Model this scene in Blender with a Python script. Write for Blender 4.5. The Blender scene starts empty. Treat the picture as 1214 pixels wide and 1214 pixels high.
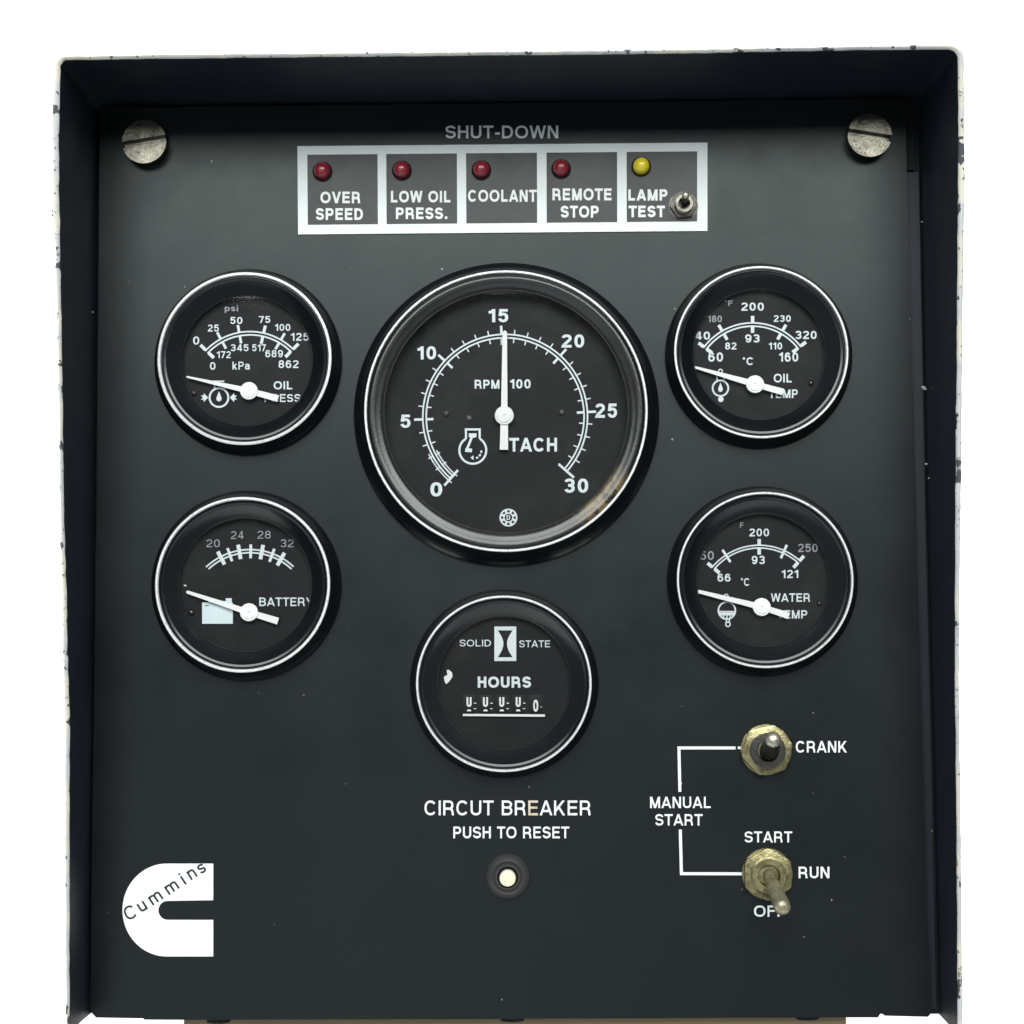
import bpy, bmesh, math, random
from mathutils import Vector, Matrix
random.seed(7)
S = bpy.context.scene
COL = S.collection
R = math.radians

# ------------------------------------------------------------------ camera
# panel face is the plane y = 0 (x right, z up, +y into the panel); metres
FPX = 2037.0                                   # focal length in photo pixels (1214 wide)
_x = Vector((120000., -1093., -2037.)); _x.normalize()
_z = Vector((-205., -26300., 2037.)); _z.normalize()
_z = (_z - _x * _z.dot(_x)).normalized()
_y = _z.cross(_x); _y.normalize()
if _y.z < 0: _y = -_y                          # +y goes into the picture
# world axes written in camera (image right, image down, forward) coordinates
def cam_to_world(v): return Vector((v.dot(_x), v.dot(_y), v.dot(_z)))
DIST = 0.55
CAM = -cam_to_world(Vector((0, 0, 1))) * DIST
right = cam_to_world(Vector((1, 0, 0))); down = cam_to_world(Vector((0, 1, 0))); fwd = cam_to_world(Vector((0, 0, 1)))
cam_d = bpy.data.cameras.new('camera'); cam = bpy.data.objects.new('camera', cam_d); COL.objects.link(cam)
cam_d.sensor_width = 36; cam_d.lens = 36 * FPX / 1214; cam_d.clip_start = 0.01; cam_d.clip_end = 50
m3 = Matrix((right, -down, -fwd)).transposed()
cam.matrix_world = Matrix.Translation(CAM) @ m3.to_4x4()
S.camera = cam

def P(px, py, d=0.0):
    """point of the plane y=-d that stands at this place of the photograph"""
    v = cam_to_world(Vector((px - 607, py - 607, FPX)))
    t = (-d - CAM.y) / v.y
    p = CAM + v * t
    return Vector((p.x, -d, p.z))
def MPP(px, py, d=0.0): return (P(px + 10, py, d) - P(px - 10, py, d)).length / 20

# ------------------------------------------------------------------ light
W = bpy.data.worlds.new('World'); S.world = W; W.use_nodes = True
bg = W.node_tree.nodes['Background']; bg.inputs[0].default_value = (0.76, 0.90, 1.0, 1); bg.inputs[1].default_value = 0.23
def area(name, loc, target, sx, sy, power, color=(1, 1, 1)):
    l = bpy.data.lights.new(name, 'AREA'); l.shape = 'RECTANGLE'; l.size = sx; l.size_y = sy; l.energy = power; l.color = color
    o = bpy.data.objects.new(name, l); COL.objects.link(o); o.location = loc
    o.rotation_euler = (Vector(target) - Vector(loc)).to_track_quat('-Z', 'Y').to_euler()
    return o
area('window_light', (0.05, -1.42, 0.825), (0, 0, 0.0), 1.7, 0.95, 42, (0.965, 1.0, 0.985))
area('fill_light', (-0.35, -1.5, -0.47), (0, 0, 0.0), 1.3, 0.6, 2.2, (0.86, 0.92, 1.0))  # added low fill, no such lamp seen; lifts the dark strip under the hood
area('backdrop_light', (-0.35, 0.10, 0.75), (-0.25, 0.62, 0.05), 1.0, 0.3, 7.5)  # this lamp and the next are added out of view to whiten the wall
area('backdrop_light', (-0.75, 0.15, -0.05), (-0.2, 0.62, -0.1), 0.3, 0.5, 6)
S.view_settings.view_transform = 'Standard'; S.view_settings.look = 'None'
S.view_settings.exposure = 0; S.view_settings.gamma = 1

# ------------------------------------------------------------------ materials
def new_mat(name):
    m = bpy.data.materials.new(name); m.use_nodes = True
    nt = m.node_tree
    return m, nt, nt.nodes['Principled BSDF']
def N(nt, typ, **kw):
    n = nt.nodes.new(typ)
    for k, v in kw.items():
        if k in n.inputs.keys(): n.inputs[k].default_value = v
        else: setattr(n, k, v)
    return n
def coords(nt, scale=(1, 1, 1)):
    t = N(nt, 'ShaderNodeNewGeometry'); mp = N(nt, 'ShaderNodeMapping'); mp.inputs['Scale'].default_value = scale
    nt.links.new(t.outputs['Position'], mp.inputs['Vector']); return mp.outputs[0]
def noise(nt, scale, detail=4, rough=.6, vec=None):
    n = N(nt, 'ShaderNodeTexNoise'); n.inputs['Scale'].default_value = scale; n.inputs['Detail'].default_value = detail
    n.inputs['Roughness'].default_value = rough
    nt.links.new(vec if vec is not None else coords(nt), n.inputs['Vector']); return n.outputs['Fac']
def ramp(nt, fac, stops):
    r = N(nt, 'ShaderNodeValToRGB'); cr = r.color_ramp
    while len(cr.elements) < len(stops): cr.elements.new(0.5)
    for e, (p, c) in zip(cr.elements, stops):
        e.position = p; e.color = (c, c, c, 1) if not isinstance(c, tuple) else (*c, 1)
    nt.links.new(fac, r.inputs[0]); return r.outputs[0]
def mixc(nt, fac, a, b):
    m = N(nt, 'ShaderNodeMix', data_type='RGBA')
    for idx, v in ((6, a), (7, b)):
        if isinstance(v, tuple): m.inputs[idx].default_value = (*v, 1)
        else: nt.links.new(v, m.inputs[idx])
    if isinstance(fac, float): m.inputs[0].default_value = fac
    else: nt.links.new(fac, m.inputs[0])
    return m.outputs[2]
def bump(nt, b, h, strength, dist):
    n = N(nt, 'ShaderNodeBump'); n.inputs['Strength'].default_value = strength; n.inputs['Distance'].default_value = dist
    nt.links.new(h, n.inputs['Height']); nt.links.new(n.outputs[0], b.inputs['Normal'])

def paint(name, base, base2, r0, r1, specks=True, spec=.5, peel=.25):
    m, nt, b = new_mat(name)
    big = noise(nt, 14, 5, .65)
    c = mixc(nt, ramp(nt, big, [(.35, 0.), (.7, 1.)]), base, base2)
    if specks:
        v = N(nt, 'ShaderNodeTexVoronoi'); v.inputs['Scale'].default_value = 210
        nt.links.new(coords(nt), v.inputs['Vector'])
        dot = ramp(nt, v.outputs['Distance'], [(.03, 1.), (.085, 0.)])
        sel = N(nt, 'ShaderNodeSeparateColor'); nt.links.new(v.outputs['Color'], sel.inputs[0])
        sl = ramp(nt, sel.outputs[0], [(.965, 0.), (.97, 1.)])
        mu = N(nt, 'ShaderNodeMath', operation='MULTIPLY'); nt.links.new(dot, mu.inputs[0]); nt.links.new(sl, mu.inputs[1])
        mu2 = N(nt, 'ShaderNodeMath', operation='MULTIPLY'); nt.links.new(mu.outputs[0], mu2.inputs[0]); mu2.inputs[1].default_value = .35
        c = mixc(nt, mu2.outputs[0], c, (.35, .36, .34))
    nt.links.new(c, b.inputs['Base Color'])
    rr = noise(nt, 30, 6, .7)
    mr = N(nt, 'ShaderNodeMapRange'); mr.inputs['From Min'].default_value = .3; mr.inputs['From Max'].default_value = .7
    mr.inputs['To Min'].default_value = r0; mr.inputs['To Max'].default_value = r1
    nt.links.new(rr, mr.inputs['Value']); nt.links.new(mr.outputs[0], b.inputs['Roughness'])
    b.inputs['Specular IOR Level'].default_value = spec
    if peel: bump(nt, b, noise(nt, 1400, 2, .5), peel, .0002)
    return m
M = {}
M['panel'] = paint('satin_black_paint', (.0036, .0048, .0056), (.0052, .0064, .0072), .29, .40, spec=.32, peel=.08)
M['panel'].node_tree.nodes['Principled BSDF'].inputs['Specular Tint'].default_value = (.89, 1, .975, 1)
M['window'] = paint('grey_film', (.013, .014, .016), (.017, .018, .020), .32, .42, False, .34, .08)
M['hood'] = paint('blue_black_paint', (.007, .012, .020), (.010, .016, .025), .45, .55, spec=.4, peel=.1)
M['deep'] = paint('matt_black_paint', (.004, .005, .006), (.006, .007, .008), .6, .7, False, .3)
M['plastic'] = paint('black_plastic', (.004, .005, .006), (.007, .008, .009), .13, .26, False, .5, .06)
M['wornplastic'] = paint('scuffed_black_plastic', (.006, .0065, .0065), (.016, .015, .013), .18, .36, False, .6, .12)
def brown_patch(m, centre, size):
    # dried brown deposit of its own shape on one stretch of the bezel
    nt = m.node_tree; b = nt.nodes['Principled BSDF']; old = b.inputs['Base Color'].links[0].from_socket
    g = N(nt, 'ShaderNodeNewGeometry'); d = N(nt, 'ShaderNodeVectorMath', operation='DISTANCE'); d.inputs[1].default_value = centre
    nt.links.new(g.outputs['Position'], d.inputs[0])
    f = N(nt, 'ShaderNodeMapRange'); f.inputs['From Min'].default_value = size; f.inputs['From Max'].default_value = size * .4; nt.links.new(d.outputs['Value'], f.inputs['Value'])
    n_ = ramp(nt, noise(nt, 330, 5, .7), [(.38, 0.), (.52, 1.)])
    k = N(nt, 'ShaderNodeMath', operation='MULTIPLY'); nt.links.new(f.outputs[0], k.inputs[0]); nt.links.new(n_, k.inputs[1])
    nt.links.new(mixc(nt, k.outputs[0], old, (.15, .105, .045)), b.inputs['Base Color'])
_c = P(712, 588, .0065); brown_patch(M['wornplastic'], _c, .0125)
M['collar'] = paint('grey_rubber', (.028, .028, .027), (.04, .04, .038), .5, .65, False, .4, .2)
M['dial'] = paint('dial_black', (.0035, .0037, .0045), (.0058, .0057, .0062), .5, .65, True, .2, .1)
M['bore'] = paint('dark_bore', (.006, .006, .006), (.01, .01, .009), .5, .6, False, .3, 0)

def white(name, col, wear=.12, worn=(.45, .45, .42), rough=.55, scale=900):
    m, nt, b = new_mat(name)
    c = mixc(nt, ramp(nt, noise(nt, scale, 3, .6), [(.45, 0.), (.75, wear)]), col, worn)
    nt.links.new(c, b.inputs['Base Color']); b.inputs['Roughness'].default_value = rough
    return m, nt, b
M['print'] = white('white_print', (.78, .80, .79))[0]
M['frameprint'] = white('white_frame_print', (.74, .79, .77), .25, (.6, .64, .62), .5, 120)[0]
M['dialprint'] = white('dial_print', (.66, .72, .73), .2)[0]
M['paleprint'] = white('grey_dial_print', (.30, .32, .33), .5, (.12, .12, .12))[0]  # duller grey than the main dial print, with darker flecks
M['needle'] = white('needle_white', (.76, .77, .75), .1)[0]
M['iconblue'] = white('pale_blue_print', (.64, .74, .76), .3, (.58, .68, .70), .5, 300)[0]
M['logo'] = white('logo_white', (.88, .90, .88), .05)[0]
M['ink'] = white('black_print', (.012, .014, .014), .1, (.05, .05, .05))[0]
M['button'] = white('cream_plastic', (.80, .74, .56), .25, (.6, .54, .36), .45)[0]
M['cream'] = M['button']
# print with a small rust-brown stain on one letter
m, nt, b = white('stained_print', (.62, .54, .42), .9, (.50, .33, .18), .6, 500); M['stained'] = m

def metal(name, c0, c1, r0, r1, met=.85, scale=260, bstr=.35, dark=(.03, .028, .022)):
    m, nt, b = new_mat(name)
    n1 = noise(nt, scale, 6, .7); n2 = noise(nt, scale * 2.3, 5, .7)
    c = mixc(nt, ramp(nt, n1, [(.35, 0.), (.65, 1.)]), c0, c1)
    c = mixc(nt, ramp(nt, n2, [(.54, 0.), (.68, .9)]), c, dark)
    nt.links.new(c, b.inputs['Base Color']); b.inputs['Metallic'].default_value = met
    mr = N(nt, 'ShaderNodeMapRange'); mr.inputs['To Min'].default_value = r0; mr.inputs['To Max'].default_value = r1
    nt.links.new(n2, mr.inputs['Value']); nt.links.new(mr.outputs[0], b.inputs['Roughness'])
    bump(nt, b, n2, bstr, .0004)
    return m
M['ring'] = metal('worn_bright_rim', (.80, .81, .80), (.66, .67, .66), .3, .5, .25, 500, .2, (.35, .35, .33))
M['screw'] = metal('dull_steel', (.17, .16, .13), (.07, .064, .052), .16, .34, .95, 130, .3, (.05, .046, .038))
M['brass'] = metal('tarnished_brass', (.42, .37, .19), (.17, .15, .075), .2, .42, .85, 190, .45, (.07, .055, .025))
M['steel'] = metal('toggle_steel', (.50, .46, .33), (.30, .27, .16), .3, .5, .7, 420, .3, (.10, .08, .04))
M['darksteel'] = metal('dark_toggle_steel', (.10, .095, .085), (.05, .048, .043), .25, .45, .8, 420, .3)
M['tipsteel'] = metal('bright_toggle_tip', (.62, .58, .48), (.38, .35, .27), .3, .5, .8, 420, .3)
M['rivet'] = metal('dull_rivet', (.12, .11, .10), (.07, .065, .06), .4, .6, .6, 400, .2)

def lamp_mat(name, col, rough=.12):
    m, nt, b = new_mat(name); b.inputs['Base Color'].default_value = (*col, 1); b.inputs['Roughness'].default_value = .35
    b.inputs['Coat Weight'].default_value = 1; b.inputs['Coat Roughness'].default_value = rough
    b.inputs['Subsurface Weight'].default_value = .15; b.inputs['Subsurface Radius'].default_value = (.002, .001, .001); b.inputs['Subsurface Scale'].default_value = 1
    return m
M['red'] = lamp_mat('red_lens', (.24, .008, .018))
M['yellow'] = lamp_mat('yellow_lens', (.80, .64, .015), .18)

m, nt, b = new_mat('clear_lens')
nt.nodes.remove(b)
tr = N(nt, 'ShaderNodeBsdfTransparent'); gl = N(nt, 'ShaderNodeBsdfGlossy'); fr = N(nt, 'ShaderNodeFresnel'); fr.inputs['IOR'].default_value = 1.4
gl.inputs['Roughness'].default_value = .025
mx = N(nt, 'ShaderNodeMixShader'); nt.links.new(fr.outputs[0], mx.inputs[0]); nt.links.new(tr.outputs[0], mx.inputs[1]); nt.links.new(gl.outputs[0], mx.inputs[2])
df = N(nt, 'ShaderNodeBsdfDiffuse'); df.inputs[0].default_value = (.4, .36, .31, 1)
mx2 = N(nt, 'ShaderNodeMixShader')
dust = ramp(nt, noise(nt, 45, 6, .75), [(.48, 0.0003), (.8, .032)])
nt.links.new(dust, mx2.inputs[0]); nt.links.new(mx.outputs[0], mx2.inputs[1]); nt.links.new(df.outputs[0], mx2.inputs[2])
nt.links.new(mx2.outputs[0], nt.nodes['Material Output'].inputs[0]); M['lens'] = m

# worn sheet edge: cream / pale grey paint broken by dark chips
m, nt, b = new_mat('worn_edge_paint')
lng = noise(nt, 38, 3, .6); fine = noise(nt, 520, 5, .7); mid = noise(nt, 150, 3, .5)
c = mixc(nt, ramp(nt, lng, [(.47, 0.), (.53, 1.)]), (.70, .66, .56), (.58, .58, .57))
c = mixc(nt, ramp(nt, mid, [(.615, 0.), (.63, 1.)]), c, (.07, .072, .08))
c = mixc(nt, ramp(nt, fine, [(.60, 0.), (.63, 1.)]), c, (.02, .02, .022))
nt.links.new(c, b.inputs['Base Color']); b.inputs['Roughness'].default_value = .6; bump(nt, b, fine, .5, .0006); M['edge'] = m
m, nt, b = new_mat('backdrop_white')
c = mixc(nt, noise(nt, 2.2, 3, .5), (.90, .90, .91), (.93, .93, .93)); nt.links.new(c, b.inputs['Base Color']); b.inputs['Roughness'].default_value = .9; M['back'] = m
m, nt, b = new_mat('tan_board')
c = mixc(nt, ramp(nt, noise(nt, 60, 6, .7, coords(nt, (.15, 1, 1))), [(.3, 0.), (.7, 1.)]), (.30, .22, .12), (.20, .145, .08))
nt.links.new(c, b.inputs['Base Color']); b.inputs['Roughness'].default_value = .75; M['tan'] = m

# ------------------------------------------------------------------ object helpers
def link(name, me, mat, parent=None, smooth=None):
    o = bpy.data.objects.new(name, me); COL.objects.link(o)
    if mat: me.materials.append(mat)
    if parent is not None:
        o.parent = parent; o.matrix_parent_inverse = parent.matrix_world.inverted()
    if smooth:
        for p in me.polygons: p.use_smooth = True
        me.set_sharp_from_angle(angle=R(smooth))
    return o
def mesh(name, vs, fs, mat, parent=None, smooth=None):
    me = bpy.data.meshes.new(name); me.from_pydata([tuple(v) for v in vs], [], fs); me.update()
    return link(name, me, mat, parent, smooth)
def from_bm(name, bm, mat, parent=None, smooth=None, bevel=0, seg=2):
    if bevel:
        es = [e for e in bm.edges if len(e.link_faces) == 2 and e.calc_face_angle(0) > .6]
        bmesh.ops.bevel(bm, geom=es, offset=bevel, segments=seg, affect='EDGES', profile=.6, clamp_overlap=True)
    bmesh.ops.recalc_face_normals(bm, faces=bm.faces)
    me = bpy.data.meshes.new(name); bm.to_mesh(me); bm.free()
    return link(name, me, mat, parent, smooth)
def lathe(name, cx, cz, prof, mat, parent=None, n=96, smooth=40, bm=None):
    """prof = [(radius, depth towards the viewer)], revolved round an axis through (cx, cz)"""
    vs = []; fs = []
    for r, d in prof:
        for i in range(n):
            a = 2 * math.pi * i / n; vs.append((cx + r * math.cos(a), -d, cz + r * math.sin(a)))
    for k in range(len(prof) - 1):
        for i in range(n):
            j = (i + 1) % n; fs.append((k * n + i, k * n + j, (k + 1) * n + j, (k + 1) * n + i))
    if prof[-1][0] > 1e-6: fs.append(tuple((len(prof) - 1) * n + i for i in range(n)))
    return mesh(name, vs, fs, mat, parent, smooth)
def lathe_open(name, cx, cz, prof, mat, parent=None, n=96, smooth=40):
    vs = []; fs = []
    for r, d in prof:
        for i in range(n):
            a = 2 * math.pi * i / n; vs.append((cx + r * math.cos(a), -d, cz + r * math.sin(a)))
    for k in range(len(prof) - 1):
        for i in range(n):
            j = (i + 1) % n; fs.append((k * n + i, k * n + j, (k + 1) * n + j, (k + 1) * n + i))
    return mesh(name, vs, fs, mat, parent, smooth)
def prism(bm, pts, d0, d1):
    """extrude outline pts [(x, z)] from depth d0 to d1"""
    a = [bm.verts.new((x, -d0, z)) for x, z in pts]; b_ = [bm.verts.new((x, -d1, z)) for x, z in pts]
    bm.faces.new(a); bm.faces.new(list(reversed(b_)))
    n = len(pts)
    for i in range(n): bm.faces.new((a[i], b_[i], b_[(i + 1) % n], a[(i + 1) % n]))

# ------------------------------------------------------------------ stroke lettering (grotesque caps and figures)
def earc(cx, cy, rx, ry, a0, a1, n=18, e=2.25):
    out = []
    n = max(4, int(abs(a1 - a0) / 360 * 40))
    for i in range(n + 1):
        a = R(a0 + (a1 - a0) * i / n); c, s = math.cos(a), math.sin(a)
        out.append((cx + rx * math.copysign(abs(c) ** (2 / e), c), cy + ry * math.copysign(abs(s) ** (2 / e), s)))
    return out
def glyph(ch, t):
    """-> (ink width, list of prims) ; prims: ('s', pts, closed) stroke, ('d', x0,y0,x1,y1) slanted bar with level ends"""
    h = t / 2; a, b = h, 1 - h
    def box(w): return h, w - h
    def vbar(x): return ('s', [(x, 0), (x, 1)], False)
    if ch == 'A':
        w = .92; tw = t * 1.08
        return w, [('d', tw / 2, 0, w / 2, 1), ('d', w - tw / 2, 0, w / 2, 1), ('s', [(w * .2, .29), (w * .8, .29)], False)]
    if ch == 'B':
        w = .76; l, r = box(w); m = .53
        return w, [vbar(l), ('s', [(l, b), (w * .5, b)] + earc(w * .5, (b + m) / 2, r - w * .5 - .02, (b - m) / 2, 90, -90) + [(l, m)], False),
                   ('s', [(w * .5, m)] + earc(w * .52, (a + m) / 2, r - w * .52, (m - a) / 2, 90, -90) + [(l, a)], False)]
    if ch == 'C':
        w = .86; l, r = box(w); return w, [('s', earc(w / 2, .5, r - w / 2, .5 - h, 38, 322), False)]
    if ch == 'D':
        w = .8; l, r = box(w); return w, [vbar(l), ('s', [(l, b), (w * .42, b)] + earc(w * .42, .5, r - w * .42, .5 - h, 90, -90) + [(l, a)], False)]
    if ch in 'EF':
        w = .70 if ch == 'E' else .64; l, r = box(w)
        o = [vbar(l), ('s', [(l, b), (w, b)], False), ('s', [(l, .52), (w * .93, .52)], False)]
        if ch == 'E': o.append(('s', [(l, a), (w, a)], False))
        return w, o
    if ch == 'G':
        w = .9; l, r = box(w); return w, [('s', earc(w / 2, .5, r - w / 2, .5 - h, 38, 335), False), ('s', [(w * .55, .44), (r, .44), (r, 0)], False)]
    if ch == 'H':
        w = .76; l, r = box(w); return w, [vbar(l), vbar(r), ('s', [(l, .52), (r, .52)], False)]
    if ch == 'I': return t, [vbar(h)]
    if ch == 'K':
        w = .8; return w, [vbar(h), ('d', h + t * .1, .27, w - t * .8, 1), ('d', w - t * .62, 0, w * .36, .62)]
    if ch == 'L':
        w = .62; return w, [vbar(h), ('s', [(h, a), (w, a)], False)]
    if ch == 'M':
        w = .92; tw = t * .95; return w, [vbar(h), vbar(w - h), ('d', w / 2, 0, tw / 2 + .02, 1), ('d', w / 2, 0, w - tw / 2 - .02, 1)]
    if ch == 'N':
        w = .77; return w, [vbar(h), vbar(w - h), ('d', w - t * .6, 0, t * .6, 1)]
    if ch == 'O':
        w = .95; return w, [('s', earc(w / 2, .5, w / 2 - h, .5 - h, 0, 360)[:-1], True)]
    if ch in 'PR':
        w = .73 if ch == 'P' else .79; l = h; r = .73 - h; m = .45
        o = [vbar(l), ('s', [(l, b), (.42, b)] + earc(.42, (b + m) / 2, r - .42, (b - m) / 2, 90, -90) + [(l, m)], False)]
        if ch == 'R': o.append(('s', [(.44, m), (.62, m - .06), (.66, m - .18), (w - h - .01, 0)], False))
        return w, o
    if ch == 'S':
        w = .76; l, r = box(w); m = .51; k = w / 2
        return w, [('s', earc(k, (b + m) / 2, r - k - .01, (b - m) / 2, 8, 235, e=2.1) + earc(k, (a + m) / 2, r - k, (m - a) / 2, 55, -172, e=2.1), False)]
    if ch == 'T':
        w = .76; return w, [vbar(w / 2), ('s', [(0, b), (w, b)], False)]
    if ch == 'U':
        w = .77; l, r = box(w); return w, [('s', [(l, 1), (l, .36)] + earc(w / 2, .36, r - w / 2, .36 - h, 180, 360)[1:-1] + [(r, .36), (r, 1)], False)]
    if ch == 'V':
        w = .88; return w, [('d', w / 2, 0, t * .55, 1), ('d', w / 2, 0, w - t * .55, 1)]
    if ch == 'W':
        w = 1.22; return w, [('d', w * .27, 0, t * .55, 1), ('d', w * .27, 0, w / 2, 1), ('d', w * .73, 0, w / 2, 1), ('d', w * .73, 0, w - t * .55, 1)]
    if ch == 'X':
        w = .84; return w, [('d', t * .6, 0, w - t * .6, 1), ('d', w - t * .6, 0, t * .6, 1)]
    if ch == 'Y':
        w = .86; return w, [('s', [(w / 2, 0), (w / 2, .45)], False), ('d', w / 2, .38, t * .6, 1), ('d', w / 2, .38, w - t * .6, 1)]
    w = .64; l, r = box(w); k = w / 2
    if ch == '0': return w, [('s', earc(k, .5, k - h, .5 - h, 0, 360)[:-1], True)]
    if ch == '1': return .42, [('s', [(.42 - h, 0), (.42 - h, 1)], False), ('s', [(0, .74), (.18, .77), (.42 - t * .8, .9)], False)]
    if ch == '2': return w, [('s', earc(k, .70, r - k, .30 - h, 172, -35) + [(l + .04, .20), (l, a), (r + h, a)], False)]
    if ch == '3':
        return w, [('s', earc(k, (b + .52) / 2, r - k - .01, (b - .52) / 2, 165, -90) + [(k - .08, .52)], False),
                   ('s', [(k - .08, .52)] + earc(k, (a + .52) / 2, r - k, (.52 - a) / 2, 90, -165), False)]
    if ch == '4':
        return w + .02, [('s', [(w * .74, 0), (w * .74, 1)], False), ('s', [(0, .27), (w + .02, .27)], False), ('d', t * .5, .27, w * .74 - t * .1, 1)]
    if ch == '5':
        return w, [('s', [(w * .95, b), (l + .07, b), (l + .02, .47)], False), ('s', earc(k, (a + .62) / 2, r - k, (.62 - a) / 2, 150, -168), False)]
    if ch == '6': return w, [('s', earc(k, (a + .6) / 2, r - k, (.6 - a) / 2, 0, 360)[:-1], True), ('s', earc(k, .5, r - k, .5 - h, 35, 185), False)]
    if ch == '9': return w, [('s', earc(k, (b + .4) / 2, r - k, (b - .4) / 2, 0, 360)[:-1], True), ('s', earc(k, .5, r - k, .5 - h, 215, 365), False)]
    if ch == '8':
        return w, [('s', earc(k, (b + .53) / 2, r - k - .03, (b - .53) / 2, 0, 360)[:-1], True), ('s', earc(k, (a + .53) / 2, r - k, (.53 - a) / 2, 0, 360)[:-1], True)]
    if ch == '7': return w, [('s', [(0, b), (w, b)], False), ('d', w * .34, 0, w - t * .55, 1 - t * .5)]
    if ch == '-': return .36, [('s', [(0, .38), (.36, .38)], False)]
    if ch == '.': return t * 1.1, [('s', [(h * 1.1, 0), (h * 1.1, t * 1.1)], False)]
    X = .73; xb = X - h                        # lower case
    if ch == 'k': w = .62; return w, [vbar(h), ('d', h, .2, w - t * .8, X), ('d', w - t * .62, 0, w * .38, .45)]
    if ch == 'a':
        w = .62; l, r = box(w)
        return w, [('s', earc(w / 2 - .02, X - .24, r - w / 2 + .01, .24 - h, 165, 0) + [(r, 0)], False), ('s', earc(w / 2 - .03, (a + .42) / 2, w / 2 - h - .01, (.42 - a) / 2, 0, 360)[:-1], True)]
    if ch == 'p':
        w = .62; return w, [('s', [(h, -.27), (h, X)], False), ('s', earc(w / 2 + .02, X / 2, w / 2 - h, X / 2 - h, 0, 360)[:-1], True)]
    if ch == 's':
        w = .56; l, r = box(w); k = w / 2; mm = X * .5
        return w, [('s', earc(k, (xb + mm) / 2, r - k, (xb - mm) / 2, 15, 235, e=2.1) + earc(k, (a + mm) / 2, r - k, (mm - a) / 2, 55, -165, e=2.1), False)]
    if ch == 'i': return t, [('s', [(h, 0), (h, X)], False), ('s', [(h, .86), (h, 1)], False)]
    if ch == 'u':
        w = .6; l, r = box(w); return w, [('s', [(l, X), (l, .28)] + earc(w / 2, .28, r - w / 2, .28 - h, 180, 360)[1:] , False), ('s', [(r, 0), (r, X)], False)]
    if ch == 'n':
        w = .6; l, r = box(w); return w, [('s', [(l, 0), (l, X)], False), ('s', earc(w / 2, X - .28, r - w / 2, .28 - h, 180, 0)[1:] + [(r, 0)], False)]
    if ch == 'm':
        w = .98; q = (w - t) / 4
        return w, [('s', [(h, 0), (h, X)], False), ('s', earc(h + q, X - .25, q, .25 - h, 180, 0)[1:] + [(h + 2 * q, 0)], False),
                   ('s', earc(h + 3 * q, X - .25, q, .25 - h, 180, 0)[1:] + [(h + 4 * q, 0)], False)]
    if ch == '*': return .3, [('s', earc(.15, .86, .15 - h, .15 - h, 0, 360)[:-1], True)]      # degree mark
    return .3, []
TIGHT = {'A': .03, 'T': .04, 'V': .03, 'Y': .03, '-': .07, 'L': .1, '.': .1, 'W': .03, '7': .05, 'C': .07, 'O': .07, 'G': .07, 'S': .07, 'X': .04}
def stroke_quads(pts, t, closed):
    """mitred ribbon -> (verts, faces)"""
    pts = [p for i, p in enumerate(pts) if i == 0 or (abs(p[0] - pts[i - 1][0]) + abs(p[1] - pts[i - 1][1])) > 1e-4]
    n = len(pts); L = []; Rr = []
    for i in range(n):
        p = Vector(pts[i]); dirs = []
        if i > 0 or closed: dirs.append((p - Vector(pts[i - 1])).normalized())
        if i < n - 1 or closed: dirs.append((Vector(pts[(i + 1) % n]) - p).normalized())
        nn = [Vector((-d.y, d.x)) for d in dirs]
        m = nn[0] if len(nn) == 1 else (nn[0] + nn[1])
        if m.length < 1e-6: m = nn[0].copy()
        m.normalize(); k = 1 / max(.45, m.dot(nn[0]))
        L.append(p + m * t / 2 * k); Rr.append(p - m * t / 2 * k)
    vs = L + Rr; fs = []
    for i in range(n if closed else n - 1):
        j = (i + 1) % n; fs.append((i, j, n + j, n + i))
    return vs, fs
def layout(s, t, space=.34, track=1.0):
    """string -> list of (verts, faces) in cap-height units"""
    out = []; x = 0; prev = None
    for ch in s:
        if ch == ' ': x += space + .12; continue
        w, prims = glyph(ch, t)
        sb = TIGHT.get(ch, .09) * track
        if prev is not None: x += prev + sb
        for p in prims:
            if p[0] == 's': vs, fs = stroke_quads(p[1], t, p[2])
            else:
                _, x0, y0, x1, y1 = p; dl = math.hypot(x1 - x0, y1 - y0); tw = t * dl / abs(y1 - y0) / 2
                vs = [Vector((x0 - tw, y0)), Vector((x0 + tw, y0)), Vector((x1 + tw, y1)), Vector((x1 - tw, y1))]; fs = [(0, 1, 2, 3)]
            out.append(([Vector((v.x + x, v.y)) for v in vs], fs))
        x += w; prev = sb
    return out

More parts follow.
